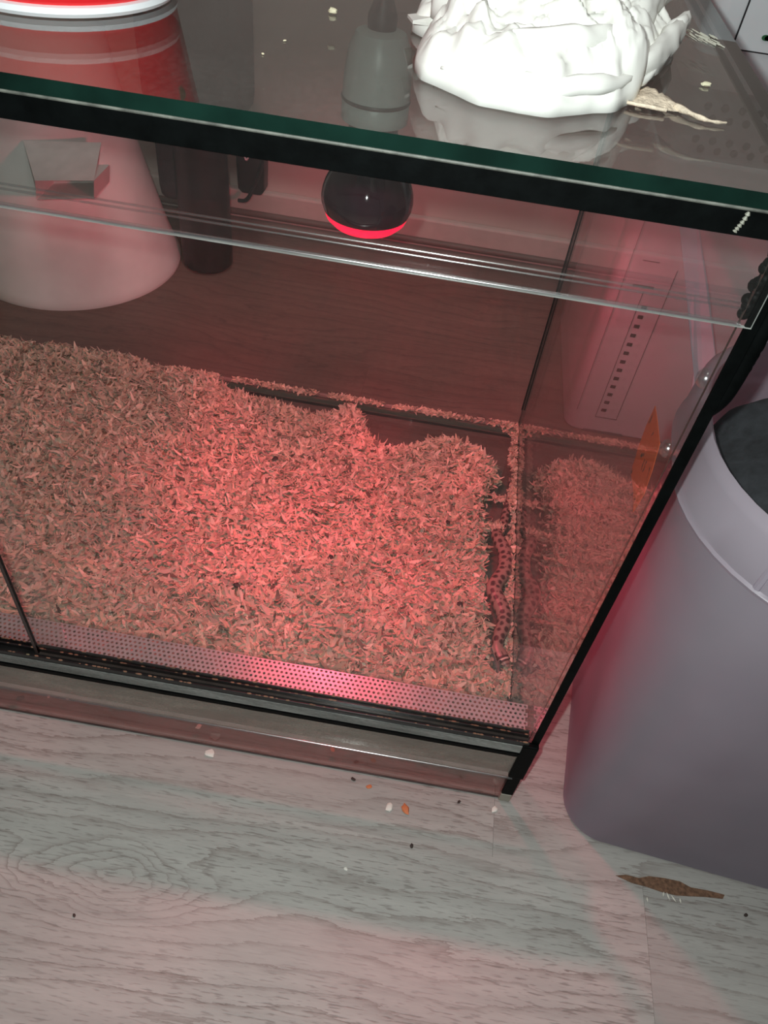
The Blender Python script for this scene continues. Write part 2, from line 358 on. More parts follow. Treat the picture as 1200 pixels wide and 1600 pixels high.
# black bonding band under the roof pane
bm = bmesh.new(); box(bm, (XL - .001, -0.0030, 0.4822), (0.0015, -0.0023, 0.4920)); finish('black_band', bm, BLACK, T, smooth=False, bevel=0.0008)
bm = bmesh.new(); tube(bm, [(XL, -0.0031, 0.4921), (0.0, -0.0031, 0.4921)], 0.0006, 6); finish('pale_seam', bm, plain('grey_seam_line', (0.10, 0.105, 0.09), 0.6, var=0.6, scale=120), T)  # thin grey line between the black band and the roof pane
bm = bmesh.new(); tube(bm, spline([(-0.0235, -0.0032, 0.4912), (-0.0240, -0.0033, 0.488), (-0.0248, -0.0033, 0.4855), (-0.0254, -0.0032, 0.4835)], 6), [0.0004 + 0.0003 * ((i * 7) % 3) for i in range(19)], 6); finish('glue_drip', bm, plain('dried_glue', (0.22, 0.22, 0.18), 0.5), T, label='pale dried glue drip on the black band')
# corner silicone
bm = bmesh.new(); box(bm, (-0.0052, -0.0012, 0.098), (0.0004, 0.0004, 0.4815)); finish('corner_bead', bm, BLACK, T, smooth=False, bevel=0.0004)
bm = bmesh.new(); tube(bm, [(-0.0065, D - .0065, 0.046), (-0.0065, D - .0065, 0.30), (-0.0065, D - .0065, 0.491)], 0.0008, 8); finish('corner_bead', bm, BLACK, T)
bm = bmesh.new(); tube(bm, spline([(-0.003, 0.002, 0.398), (0.0015, 0.002, 0.41), (0.003, 0.003, 0.43), (0.003, 0.002, 0.45), (0.001, 0.0, 0.479)], 8), [0.0015 + 0.0028 * math.sin(math.pi * i / 32) for i in range(33)], 10); finish('silicone_smear', bm, BLACK, T, label='thick black silicone smear in the upper corner')
bm = bmesh.new()
for i in range(16):
    z = 0.449 + 0.002 * i; bmesh.ops.create_icosphere(bm, subdivisions=2, radius=0.0026 + 0.0012 * noise.noise((i * .7, 1, 3)), matrix=Matrix.Translation((-0.0052 + 0.001 * math.sin(i * 1.7), 0.0045 + 0.001 * math.cos(i * 2.1), z)))
finish('silicone_lump', bm, BLACK, T)
bm = bmesh.new(); box(bm, (-0.0112, -0.0048, 0.0480), (0.0006, 0.0002, 0.0985)); finish('black_end_block', bm, BLACK, T, smooth=False, bevel=0.001)
bm = bmesh.new(); box(bm, (-0.0088, -0.0015, 0.0120), (0.0004, 0.0012, 0.0479)); box(bm, (-0.0088, -0.0018, 0.0001), (0.0002, 0.0010, 0.0118), 1)
finish('black_end_block', bm, [BLACK, plain('cloudy_silicone', (0.36, 0.33, 0.27), 0.4)], T, smooth=False, bevel=0.0006)
# back ledge bead the shavings lie on
bm = bmesh.new(); tube(bm, [(XL + .01, D - .0085, 0.020), (-0.006, D - .0085, 0.020)], 0.0030, 8); finish('silicone_line', bm, plain('cloudy_bead', (0.20, 0.13, 0.11), 0.4), T)

# perforated ventilation strip, real holes
def perforated(x0, x1, y0, y1, z, pitch=0.0036, hole=0.0011, th=0.0006):
    verts = []; faces = []
    ny = int((y1 - y0) / (pitch * 0.87)); py = (y1 - y0) / ny; nx = int((x1 - x0) / pitch)
    for j in range(ny):
        for i in range(nx):
            ox = x0 + (i + (0.5 if j % 2 else 0.0)) * pitch; oy = y0 + j * py
            cx, cy = ox + pitch / 2, oy + py / 2; b = len(verts)
            outer = [(ox, oy), (cx, oy), (ox + pitch, oy), (ox + pitch, cy), (ox + pitch, oy + py), (cx, oy + py), (ox, oy + py), (ox, cy)]
            for p in outer: verts.append((p[0], p[1], z))
            for p in outer:
                a = math.atan2(p[1] - cy, p[0] - cx); verts.append((cx + hole * math.cos(a), cy + hole * math.sin(a), z))
            for p in outer:
                a = math.atan2(p[1] - cy, p[0] - cx); verts.append((cx + hole * math.cos(a), cy + hole * math.sin(a), z - th))
            for q in range(8):
                r = (q + 1) % 8
                faces.append((b + q, b + r, b + 8 + r, b + 8 + q)); faces.append((b + 8 + q, b + 8 + r, b + 16 + r, b + 16 + q))
    me = bpy.data.meshes.new('perforated_strip'); me.from_pydata(verts, [], faces); me.update(); return me
me = perforated(XL + .008, -0.0072, 0.0106, 0.0316, 0.0955)
o = link('perforated_strip', me, METAL, T, label='perforated aluminium ventilation strip'); o.location = -T.location
bm = bmesh.new(); box(bm, (XL + .008, 0.0101, 0.0925), (-0.0065, 0.0105, 0.0962)); finish('strip_lip', bm, METAL, T, smooth=False)
# orange sticker on the outside of the end pane
bm = bmesh.new()
ring = [(0.0690, 0.3540), (0.0560, 0.3535), (0.0400, 0.3520), (0.0340, 0.3400), (0.0290, 0.3250), (0.0320, 0.3085), (0.0450, 0.3130), (0.0600, 0.3120), (0.0660, 0.3260), (0.0690, 0.3400)]
a = [bm.verts.new((0.0004, y, z)) for y, z in ring]; b_ = [bm.verts.new((0.0007, y, z)) for y, z in ring]
bm.faces.new(a); bm.faces.new(b_)
for i in range(len(ring)): bm.faces.new((a[i], a[(i+1) % len(ring)], b_[(i+1) % len(ring)], b_[i]))
m, nt, out = newmat('orange_sticker')
n_ = tex_noise(nt, coords(nt, (1, 2.2, 0.9)), 75, 3)
b = node(nt, 'ShaderNodeBsdfPrincipled', {'Base Color': ramp(nt, n_, [(0.56, (1.0, 0.16, 0.03)), (0.60, (0.10, 0.05, 0.03))]), 'Roughness': 0.5}); nt.links.new(b.outputs[0], out.inputs[0])
STK = finish('sticker', bm, m, T, smooth=False, label='torn orange sticker with dark print')
# clear bumper on the end pane; the lower one stands in for its reflection
for (y, z) in ((0.0120, 0.4128), (0.0150, 0.3694)):
    bm = bmesh.new(); lathe(bm, [(0.0045, 0), (0.0043, 0.0012), (0.0028, 0.0028), (0.0008, 0.0034)], 0, 0, 20, True, True)
    bmesh.ops.transform(bm, matrix=Matrix.Translation((-0.0052, y, z)) @ Matrix.Rotation(math.radians(-90), 4, 'Y'), verts=bm.verts)
    finish('clear_bumper', bm, CHAN, T)

# ------------------------------------------------------------------ wood shavings
outline = [(-0.99, 0.451), (-0.56, 0.451), (-0.485, 0.4515), (-0.4045, 0.4515), (-0.372, 0.447), (-0.345, 0.434), (-0.31, 0.432), (-0.2896, 0.428), (-0.262, 0.424), (-0.245, 0.418), (-0.226, 0.424), (-0.216, 0.448),
           (-0.200, 0.449), (-0.189, 0.432), (-0.182, 0.405), (-0.168, 0.388), (-0.1513, 0.3825), (-0.1237, 0.394), (-0.105, 0.408), (-0.0877, 0.4137), (-0.0498, 0.402), (-0.0304, 0.3887), (-0.0210, 0.357),
           (-0.0345, 0.334), (-0.0385, 0.305), (-0.0330, 0.2832), (-0.0322, 0.2509), (-0.0320, 0.2256), (-0.0322, 0.1932), (-0.0260, 0.1636), (-0.0250, 0.1282), (-0.0190, 0.1100), (-0.0060, 0.1000), (-0.0060, 0.0360), (-0.99, 0.0360)]
OX = np.array([p[0] for p in outline]); OY = np.array([p[1] for p in outline])
def inside(x, y):
    r = np.zeros(x.shape, bool); j = len(OX) - 1
    for i in range(len(OX)):
        c = ((OY[i] > y) != (OY[j] > y)) & (x < (OX[j] - OX[i]) * (y - OY[i]) / (OY[j] - OY[i] + 1e-12) + OX[i]); r ^= c; j = i
    return r
def edist(x, y):
    d = np.full(x.shape, 9.0); j = len(OX) - 1
    for i in range(len(OX)):
        ax, ay, bx, by = OX[j], OY[j], OX[i], OY[i]; vx, vy = bx - ax, by - ay
        if not (abs(ay - 0.036) < .002 and abs(by - 0.036) < .002) and not (ay > .45 and by > .45):
            t = np.clip(((x - ax) * vx + (y - ay) * vy) / (vx * vx + vy * vy + 1e-12), 0, 1)
            d = np.minimum(d, np.hypot(x - ax - t * vx, y - ay - t * vy))
        j = i
    return d
rng = np.random.default_rng(5)
ph = rng.uniform(0, 6.28, (10, 2)); fq = rng.normal(0, 1, (10, 2)) * 45
def hgt(x, y):
    h = np.zeros(x.shape)
    for k in range(10): h += np.sin(fq[k, 0] * x + ph[k, 0] + fq[k, 1] * y)
    base = 0.0235 + 0.0011 * h + 0.004 * np.clip((-0.25 - x) / 0.3, 0, 1)
    return 0.0075 + (base - 0.0075) * np.clip(edist(x, y) / 0.012, 0, 1) ** 0.6
gx = np.arange(-0.99, -0.005, 0.004); gy = np.arange(0.0365, 0.452, 0.004)
GX, GY = np.meshgrid(gx, gy); IN = inside(GX, GY); GZ = np.where(IN, hgt(GX, GY) - 0.0015, 0.0070)
vid = -np.ones(GX.shape, int); vv = []; ff = []
for j in range(GX.shape[0]):
    for i in range(GX.shape[1]):
        if IN[j, i]: vid[j, i] = len(vv); vv.append((GX[j, i], GY[j, i], GZ[j, i]))
for j in range(GX.shape[0] - 1):
    for i in range(GX.shape[1] - 1):
        q = (vid[j, i], vid[j, i+1], vid[j+1, i+1], vid[j+1, i])
        if min(q) >= 0: ff.append(q)

def flakes(n, xr, yr, zfun, test, L=(0.007, 0.016), Wd=(0.0018, 0.0046), tilt=0.36, lift=0.003, seed=1):
    g = np.random.default_rng(seed)
    x = g.uniform(*xr, n); y = g.uniform(*yr, n); k = test(x, y); x = x[k]; y = y[k]; n = len(x)
    l = g.uniform(*L, n) * g.choice([0.6, 1, 1, 1.25], n); wd = g.uniform(*Wd, n)
    fib = g.random(n) < 0.28; wd = np.where(fib, wd * 0.30, wd)
    yaw = g.uniform(0, 2*np.pi, n); pit = g.normal(0, tilt, n); rol = g.normal(0, tilt, n)
    z = zfun(x, y) + g.uniform(-0.0015, lift, n)
    curl = g.normal(0, 0.16, n) * l; bend = g.normal(0, 0.10, n) * l
    t = np.array([-0.5, -0.17, 0.17, 0.5]); wp = np.array([0.35, 1, 0.95, 0.3])
    V = np.zeros((n, 8, 3))
    for a in range(4):
        for s, sg in enumerate((-1, 1)):
            lx = l * t[a]; ly = sg * wd * 0.5 * wp[a] + bend * (4 * t[a] ** 2); lz = curl * (4 * t[a] ** 2)
            x1 = lx * np.cos(pit) - lz * np.sin(pit); z1 = lx * np.sin(pit) + lz * np.cos(pit)
            y1 = ly * np.cos(rol); z1 = z1 + ly * np.sin(rol)
            V[:, a*2+s, 0] = x + x1 * np.cos(yaw) - y1 * np.sin(yaw); V[:, a*2+s, 1] = y + x1 * np.sin(yaw) + y1 * np.cos(yaw); V[:, a*2+s, 2] = z + z1
    V[:, :, 0] = np.clip(V[:, :, 0], -0.992, -0.0054); V[:, :, 1] = np.clip(V[:, :, 1], 0.0356, 0.4515); V[:, :, 2] = np.maximum(V[:, :, 2], 0.0069)
    base = np.arange(n)[:, None] * 8
    F = np.concatenate([base + np.array([0, 1, 3, 2]), base + np.array([2, 3, 5, 4]), base + np.array([4, 5, 7, 6])])
    b = g.normal(1.0, 0.24, n).clip(0.35, 1.5); w_ = g.uniform(0, 1, n)
    c = np.stack([b * (0.53 + 0.09 * w_), b * (0.38 + 0.10 * w_), b * (0.265 + 0.12 * w_)], 1)
    dk = g.random(n) < 0.03; c[dk] *= 0.25
    return V.reshape(-1, 3), F, np.repeat(c.clip(0, 0.9), 8, 0)
def flake_mesh(name, sets, extra=None):
    Vs = []; Fs = []; Cs = []; off = 0
    if extra: Vs.append(np.array(extra[0])); Fs.append(np.array(extra[1])); Cs.append(np.tile([0.30, 0.185, 0.11], (len(extra[0]), 1))); off = len(extra[0])
    for V, F, c in sets: Vs.append(V); Fs.append(F + off); Cs.append(c); off += len(V)
    V = np.concatenate(Vs); F = np.concatenate(Fs); c = np.concatenate(Cs)
    me = bpy.data.meshes.new(name)
    me.vertices.add(len(V)); me.vertices.foreach_set('co', V.astype(np.float32).ravel())
    me.loops.add(len(F) * 4); me.loops.foreach_set('vertex_index', F.astype(np.int32).ravel())
    me.polygons.add(len(F)); me.polygons.foreach_set('loop_start', (np.arange(len(F)) * 4).astype(np.int32)); me.polygons.foreach_set('loop_total', np.full(len(F), 4, np.int32))
    me.update(calc_edges=True); me.validate()
    at = me.color_attributes.new('tint', 'FLOAT_COLOR', 'POINT')
    at.data.foreach_set('color', np.concatenate([c, np.ones((len(c), 1))], 1).astype(np.float32).ravel())
    me.shade_smooth(); return me
SNX = np.array([-0.0088, -0.0150, -0.0190, -0.0180, -0.0142, -0.0135, -0.0180, -0.0238, -0.0230, -0.0152, -0.0136, -0.0150, -0.0212])
SNY = np.array([0.1085, 0.1195, 0.1291, 0.1399, 0.1537, 0.1664, 0.1802, 0.1943, 0.2042, 0.2212, 0.2362, 0.2507, 0.2663])
def sdist(x, y):      # distance from the snake's body
    return np.where((y > 0.110) & (y < 0.268), np.abs(x - np.interp(y, SNY, SNX)), 9.0)
allset = flakes(52000, (-0.72, -0.006), (0.0365, 0.451), hgt, lambda x, y: inside(x, y) & (edist(x, y) > 0.004 * rng.random(x.shape)) & (sdist(x, y) > 0.0055), seed=1)
fringe = flakes(9000, (-0.45, -0.006), (0.09, 0.451), lambda x, y: 0.0085 + 0 * x, lambda x, y: (~inside(x, y)) & (edist(x, y) < 0.0025) & (rng.random(x.shape) < .8), tilt=0.25, lift=0.002, L=(0.004, 0.009), seed=2)
rightrow = flakes(1500, (-0.0125, -0.0060), (0.10, 0.450), lambda x, y: 0.011 + 0.012 * np.clip((x + 0.0125) / 0.006, 0, 1), lambda x, y: (x > -0.0115 + 0.003 * np.sin(y * 90)) & (sdist(x, y) > 0.005), L=(0.003, 0.008), tilt=0.5, lift=0.004, seed=3)
backrow = flakes(2600, (-0.43, -0.006), (0.4435, 0.4508), lambda x, y: 0.0235 + 0 * x, lambda x, y: rng.random(x.shape) < (0.45 + 0.5 * np.sin(x * 47) * np.sin(x * 113 + 1)), L=(0.003, 0.009), tilt=0.3, lift=0.0015, seed=4)
corner = flakes(500, (-0.022, -0.0060), (0.425, 0.4505), lambda x, y: 0.016 + 0 * x, lambda x, y: (x + 0.022) + (y - 0.425) > 0.022, L=(0.003, 0.009), seed=6)
frontR = flakes(900, (-0.030, -0.0058), (0.085, 0.13), lambda x, y: 0.019 + 0 * x, lambda x, y: x > -0.010, L=(0.005, 0.012), seed=8)
patch = flakes(130, (-0.033, -0.017), (0.279, 0.289), lambda x, y: 0.016 + 0 * x, lambda x, y: x < 0, L=(0.005, 0.010), seed=9)
bridge = flakes(60, (-0.032, -0.008), (0.326, 0.338), lambda x, y: 0.012 + 0 * x, lambda x, y: x < 0, L=(0.004, 0.009), seed=10)
me = flake_mesh('wood_shavings', [allset, fringe, rightrow, backrow, corner, frontR, patch, bridge], (vv, ff))
o = link('wood_shavings', me, SHAVE); tag(o, 'loose bed of pale wood shavings covering the terrarium floor', 'bedding', kind='stuff')

# dark bits lying on the shavings
def crumb(name, x, y, z, s, mat, label, cat, group=None, flat=0.5, seed=0, elong=1.4):
    bm = bmesh.new(); bmesh.ops.create_icosphere(bm, subdivisions=2, radius=1)
    a = seed * 1.3
    for v in bm.verts:
        k = 1 + 0.45 * noise.noise(v.co * 1.6 + Vector((seed * 3.1, 0, 0)))
        p = Vector((v.co.x * s * elong * k, v.co.y * s * k, v.co.z * s * flat * k))
        v.co = Vector((p.x * math.cos(a) - p.y * math.sin(a), p.x * math.sin(a) + p.y * math.cos(a), p.z))
    lo = min(v.co.z for v in bm.verts); bmesh.ops.translate(bm, verts=bm.verts, vec=(0, 0, -lo))
    o = finish(name, bm, mat); o.location = (x, y, z); tag(o, label, cat, group); return o
DIRT = plain('dark_dropping', (0.025, 0.015, 0.012), 0.7)
for i, (x, y, s, lab) in enumerate(((-0.0563, 0.1674, .0026, 'small black dropping on the shavings left of the snake'), (-0.1855, 0.1989, .0024, 'small dark fleck in the middle of the shavings'), (-0.2626, 0.1423, .0028, 'dark clump on the shavings near the mesh strip'), (-0.2689, 0.3179, .0028, 'dark bit on the shavings near the back pane'), (-0.0765, 0.2672, .0022, 'dark speck on the shavings near the bare corner'))):
    z = float(hgt(np.array([x]), np.array([y]))[0]) + 0.0022
    crumb('dropping', x, y, z, s, DIRT, lab, 'dropping', 'dark bits on the shavings', seed=i)

# ------------------------------------------------------------------ the snake
ctl = [(-0.0088, 0.1085, 0.0255), (-0.0150, 0.1195, 0.0250), (-0.0190, 0.1291, 0.0240), (-0.0180, 0.1399, 0.0235), (-0.0142, 0.1537, 0.0225), (-0.0135, 0.1664, 0.0215), (-0.0180, 0.1802, 0.0210),
       (-0.0238, 0.1943, 0.0205), (-0.0230, 0.2042, 0.0205), (-0.0152, 0.2212, 0.0195), (-0.0136, 0.2362, 0.0190), (-0.0150, 0.2507, 0.0185), (-0.0212, 0.2663, 0.0170), (-0.0225, 0.2760, 0.0140), (-0.0180, 0.2870, 0.0125), (-0.0150, 0.3000, 0.0120), (-0.0135, 0.3180, 0.0125),
       (-0.0115, 0.3350, 0.0125), (-0.0110, 0.3520, 0.0115), (-0.0110, 0.3700, 0.0100)]
path = spline(ctl, 26); P = np.array(path); ds = np.r_[0, np.cumsum(np.linalg.norm(np.diff(P, axis=0), axis=1))]; Ltot = ds[-1]
rs_s = [0, .0015, .005, .010, .0145, .019, .025, .040, .070, .120, .160, .185, .200, .230, Ltot]
rs_r = [.0008, .0026, .0042, .0056, .0060, .0053, .0050, .0064, .0076, .0078, .0072, .0060, .0048, .0036, .0009]
NR = 36; V = []; F = []; cols = []
base_c = np.array([0.27, 0.185, 0.15]); spot_c = np.array([0.050, 0.018, 0.018]); lite_c = np.array([0.62, 0.50, 0.42])
spots = []; r4 = random.Random(11)
for row, th in enumerate((-82, -27, 27, 82)):
    s = 0.026 + (0.004 if row % 2 else 0)
    while s < Ltot - 0.01:
        spots.append((s + r4.uniform(-.001, .001), math.radians(th + r4.uniform(-9, 9)), r4.uniform(.0019, .0029), r4.uniform(.0018, .0027))); s += r4.uniform(.0074, .0092)
for row, th in enumerate((-55, 0, 55)):
    s = 0.05
    while s < Ltot - 0.01:
        if r4.random() < .5: spots.append((s, math.radians(th), .0008, .0008))
        s += .009
for i in range(len(P)):
    t = (P[min(i+1, len(P)-1)] - P[max(i-1, 0)]); t /= np.linalg.norm(t); side = np.cross(t, [0, 0, 1]); side /= np.linalg.norm(side); upv = np.cross(side, t)
    r = float(np.interp(ds[i], rs_s, rs_r)); head = float(np.interp(ds[i], [0, .016, .024], [1, 1, 0]))
    for k in range(NR):
        th = 2 * math.pi * k / NR     # 0 = dorsal
        vx = math.sin(th); vz = math.cos(th)
        sq = 0.90 - 0.26 * head
        if vz < 0: sq *= 0.8
        ridge = 1 + 0.012 * math.sin(ds[i] * 2 * math.pi / 0.0016 + (k % 2) * math.pi)
        V.append(P[i] + r * ridge * (vx * side * (1 + 0.06 * head) + vz * sq * upv))
        thn = (th + math.pi) % (2 * math.pi) - math.pi; s = ds[i]; m_ = 0.0
        for (ss, st, a, b) in spots:
            if abs(s - ss) < .003:
                d = math.hypot((s - ss) / a, (thn - st) * r / b)
                m_ = max(m_, min(1, max(0, (1.15 - d) / 0.25)))
        c = base_c.copy()
        if s < .026:      # head pattern
            lat = thn * r
            if abs(thn) > 1.2: c = lite_c * 0.8
            if .0052 < s < .0072 and abs(thn) < 1.7: m_ = 1
            if .0072 < s < .0086 and abs(thn) < 1.2: c = lite_c
            if .0088 < s < .0112 and abs(thn) < 1.75: m_ = max(m_, 1)
            if .0112 <= s < .0165 and 0.95 < abs(thn) + (s - .0112) * 25 < 1.45: m_ = 1
            if .0112 <= s < .0150 and abs(thn) < 0.10: m_ = 1
            if .0015 < s < .0030: m_ = max(m_, .7)
        elif abs(thn) > 2.0: c = lite_c
        cols.append(c * (1 - m_) + spot_c * m_)
for i in range(len(P) - 1):
    for k in range(NR): F.append((i*NR + k, i*NR + (k+1) % NR, (i+1)*NR + (k+1) % NR, (i+1)*NR + k))
F.append(tuple(range(NR))[::-1]); F.append(tuple((len(P)-1)*NR + k for k in range(NR)))
me = bpy.data.meshes.new('snake'); me.from_pydata([tuple(v) for v in V], [], F); me.update(); me.shade_smooth()
at = me.color_attributes.new('tint', 'FLOAT_COLOR', 'POINT')
for i, c in enumerate(cols): at.data[i].color = (*c, 1)
SN = link('snake', me, attr_mat('snake_scales', rough=0.36, spec=0.5)); tag(SN, 'small tan snake with dark brown spots lying along the right glass', 'snake')
EYE = plain('snake_eye', (0.01, 0.006, 0.005), 0.08, spec=1)
ie = int(np.searchsorted(ds, .0072)); t = P[ie+1] - P[ie-1]; t /= np.linalg.norm(t); side = np.cross(t, [0, 0, 1]); side /= np.linalg.norm(side)
for sg in (-1, 1):
    bm = bmesh.new(); bmesh.ops.create_uvsphere(bm, u_segments=12, v_segments=8, radius=0.00115, matrix=Matrix.Translation(Vector(P[ie] + sg * side * 0.0044 + np.array([0, 0, 0.0013]))))
    finish('eye', bm, EYE, SN)

# ------------------------------------------------------------------ heat lamp
LX, LY = -0.184, 0.240
HL = empty('heat_lamp', (LX, LY, 0.49), 'red glowing reflector heat bulb hanging in a grey socket inside the tank', 'lamp')
bm = bmesh.new()
lathe(bm, [(0.0296, .3545), (0.0316, .3600), (0.0318, .3640), (0.0312, .3690), (0.0294, .3745), (0.0262, .3805), (0.0226, .3865), (0.0195, .3930), (0.0172, .4010), (0.0158, .4100), (0.0150, .4200)], LX, LY, 64, False, True)
bulbm, nt, out = newmat('dark_red_mirror_glass')
b = node(nt, 'ShaderNodeBsdfPrincipled', {'Base Color': ramp(nt, tex_noise(nt, coords(nt), 40, 2), [(0.3, (0.016, 0.002, 0.007)), (0.7, (0.035, 0.004, 0.012))]), 'Roughness': 0.05, 'Specular IOR Level': 0.7, 'Metallic': 0.0})
nt.links.new(b.outputs[0], out.inputs[0])
finish('bulb', bm, bulbm, HL, label='dark mirrored red bulb')
bm = bmesh.new(); lathe(bm, [(0.0296, .3545), (0.0278, .3500), (0.0235, .3458), (0.0165, .3428), (0.0090, .3414), (0.0015, .3410)], LX, LY, 64, True, False)
finish('glowing_face', bm, emit('red_glow', (1.0, 0.006, 0.04), 1.9), HL, label='bright red glowing lower face')
SOCK = plain('grey_ceramic', (0.50, 0.52, 0.50), 0.35, var=0.10, scale=30)
bm = bmesh.new(); lathe(bm, [(0.0140, .4150), (0.0212, .4152), (0.0214, .4175), (0.0214, .4262), (0.0206, .4272), (0.0206, .4284), (0.0214, .4290), (0.0208, .4420), (0.0190, .4560), (0.0150, .4640), (0.0090, .4660)], LX, LY, 48, True, True)
finish('socket', bm, SOCK, HL)
bm = bmesh.new(); lathe(bm, [(0.0215, .4266), (0.0219, .4272), (0.0219, .4282), (0.0215, .4288)], LX, LY, 48); finish('collar', bm, plain('dark_collar', (0.05, 0.035, 0.03), 0.4), HL)
bm = bmesh.new(); lathe(bm, [(0.0085, .4655), (0.0090, .4720), (0.0060, .4800), (0.0035, .4917)], LX, LY, 24, True, True); finish('cord_grip', bm, DARKP, HL)
bm = bmesh.new(); tube(bm, spline([(LX, LY, .482), (LX + .02, LY + .06, .486), (LX - .02, LY + .15, .487), (LX - .03, LY + .2085, .486)], 8), 0.0028, 8); finish('cord', bm, DARKP, HL)

# ------------------------------------------------------------------ things on the roof pane
ZT = HT + .0063
# crumpled tissue
def ridged(p, o=4):
    s = 0; a = 1; f = 1; tot = 0
    for i in range(o): s += a * (1 - abs(noise.noise(p * f)) * 2.2); tot += a; a *= 0.5; f *= 2.1
    return s / tot
edge = [(-0.157, 0.118), (-0.146, 0.104), (-0.1448, 0.0535), (-0.132, 0.042), (-0.121, 0.0351), (-0.1075, 0.033), (-0.0945, 0.0346), (-0.0797, 0.0432), (-0.0660, 0.0560), (-0.0560, 0.0850), (-0.0480, 0.1100), (-0.0360, 0.1600), (-0.0450, 0.2050), (-0.075, 0.225), (-0.115, 0.22), (-0.145, 0.18), (-0.150, 0.14)]
def blob(bm, edge, cx, cy, hmax, seed, na=220, nr=90, zb=ZT, wr=0.010):
    ea = sorted([(math.atan2(y - cy, x - cx), math.hypot(x - cx, y - cy)) for x, y in edge])
    A = np.array([e[0] for e in ea]); Rr = np.array([e[1] for e in ea]); A = np.r_[A[-1] - 2*math.pi, A, A[0] + 2*math.pi]; Rr = np.r_[Rr[-1], Rr, Rr[0]]
    rings = []
    for j in range(nr + 1):
        f = 1 - j / nr; ring = []
        for i in range(na):
            a = -math.pi + 2 * math.pi * i / na; R_ = float(np.interp(a, A, Rr))
            R_ *= 1 + 0.03 * noise.noise((math.cos(a) * 6 + seed, math.sin(a) * 6, 0))
            x = cx + R_ * f * math.cos(a); y = cy + R_ * f * math.sin(a)
            prof = (1 - f ** 3.2) ** 0.55 if f < 1 else 0
            p = Vector((x * 24 + seed, y * 24, seed * 1.7)); q = Vector((noise.noise(p * .6), noise.noise(p * .6 + Vector((5, 2, 1))), 0))
            rg = ridged(p * 0.7 + q * 1.5, 5)
            z = zb + 0.0006 + hmax * prof * (0.50 + 0.50 * rg + 0.22 * abs(noise.noise(p * 1.9 + q * 3)) + 0.10 * ridged(p * 3.2, 2))
            dx = noise.noise(p * 2.2 + Vector((9, 0, 0))) * 0.003 * min(1, 3 * prof); dy = noise.noise(p * 2.2 + Vector((0, 9, 0))) * 0.003 * min(1, 3 * prof)
            dv, _ = noise.voronoi(p * 1.5 + q * 2); dv2, _ = noise.voronoi(p * 3.6 + q)
            z += prof * hmax * (0.34 * (dv[1] - dv[0]) + 0.13 * (dv2[1] - dv2[0]) - 0.15)
            ring.append(bm.verts.new((x + dx, y + dy, max(z, zb + .0004))))
        rings.append(ring)
    for a, b in zip(rings, rings[1:]):
        for i in range(na): bm.faces.new((a[i], a[(i+1) % na], b[(i+1) % na], b[i]))
    bm.faces.new(rings[0][::-1])
    bmesh.ops.pointmerge(bm, verts=rings[-1], merge_co=rings[-1][0].co)
def fold(bm, pts, wid, seed, thick=0.004, lift=0.002, n=14):
    c = spline(pts, n); m = 10; rows = []
    for i, p in enumerate(c):
        t = np.array(c[min(i+1, len(c)-1)]) - np.array(c[max(i-1, 0)]); t[2] = 0; t /= np.linalg.norm(t) + 1e-9; s = np.array([-t[1], t[0], 0]); e = math.sin(math.pi * (0.02 + 0.96 * i / (len(c)-1))) ** 0.8
        row = []
        for k in range(m):
            a = 2 * math.pi * k / m; j = 1 + 0.5 * noise.noise((p[0] * 90 + seed, p[1] * 90, k * .6))
            row.append(bm.verts.new(np.array(p) + s * math.cos(a) * wid * e * j + np.array([0, 0, 1]) * (math.sin(a) * thick * e * j)))
        rows.append(row)
    for a, b in zip(rows, rows[1:]):
        for k in range(m): bm.faces.new((a[k], a[(k+1) % m], b[(k+1) % m], b[k]))
    bm.faces.new(rows[0][::-1]); bm.faces.new(rows[-1])
TIS = plain('tissue_paper', (0.84, 0.84, 0.79), 0.9, var=0.03, scale=40, sss=0.0)
bm = bmesh.new()
blob(bm, edge, -0.100, 0.115, 0.034, 2.3)
blob(bm, [(-0.128, 0.07), (-0.10, 0.052), (-0.075, 0.062), (-0.062, 0.10), (-0.06, 0.15), (-0.09, 0.19), (-0.125, 0.17), (-0.138, 0.12)], -0.095, 0.12, 0.044, 8.1, 110, 44)
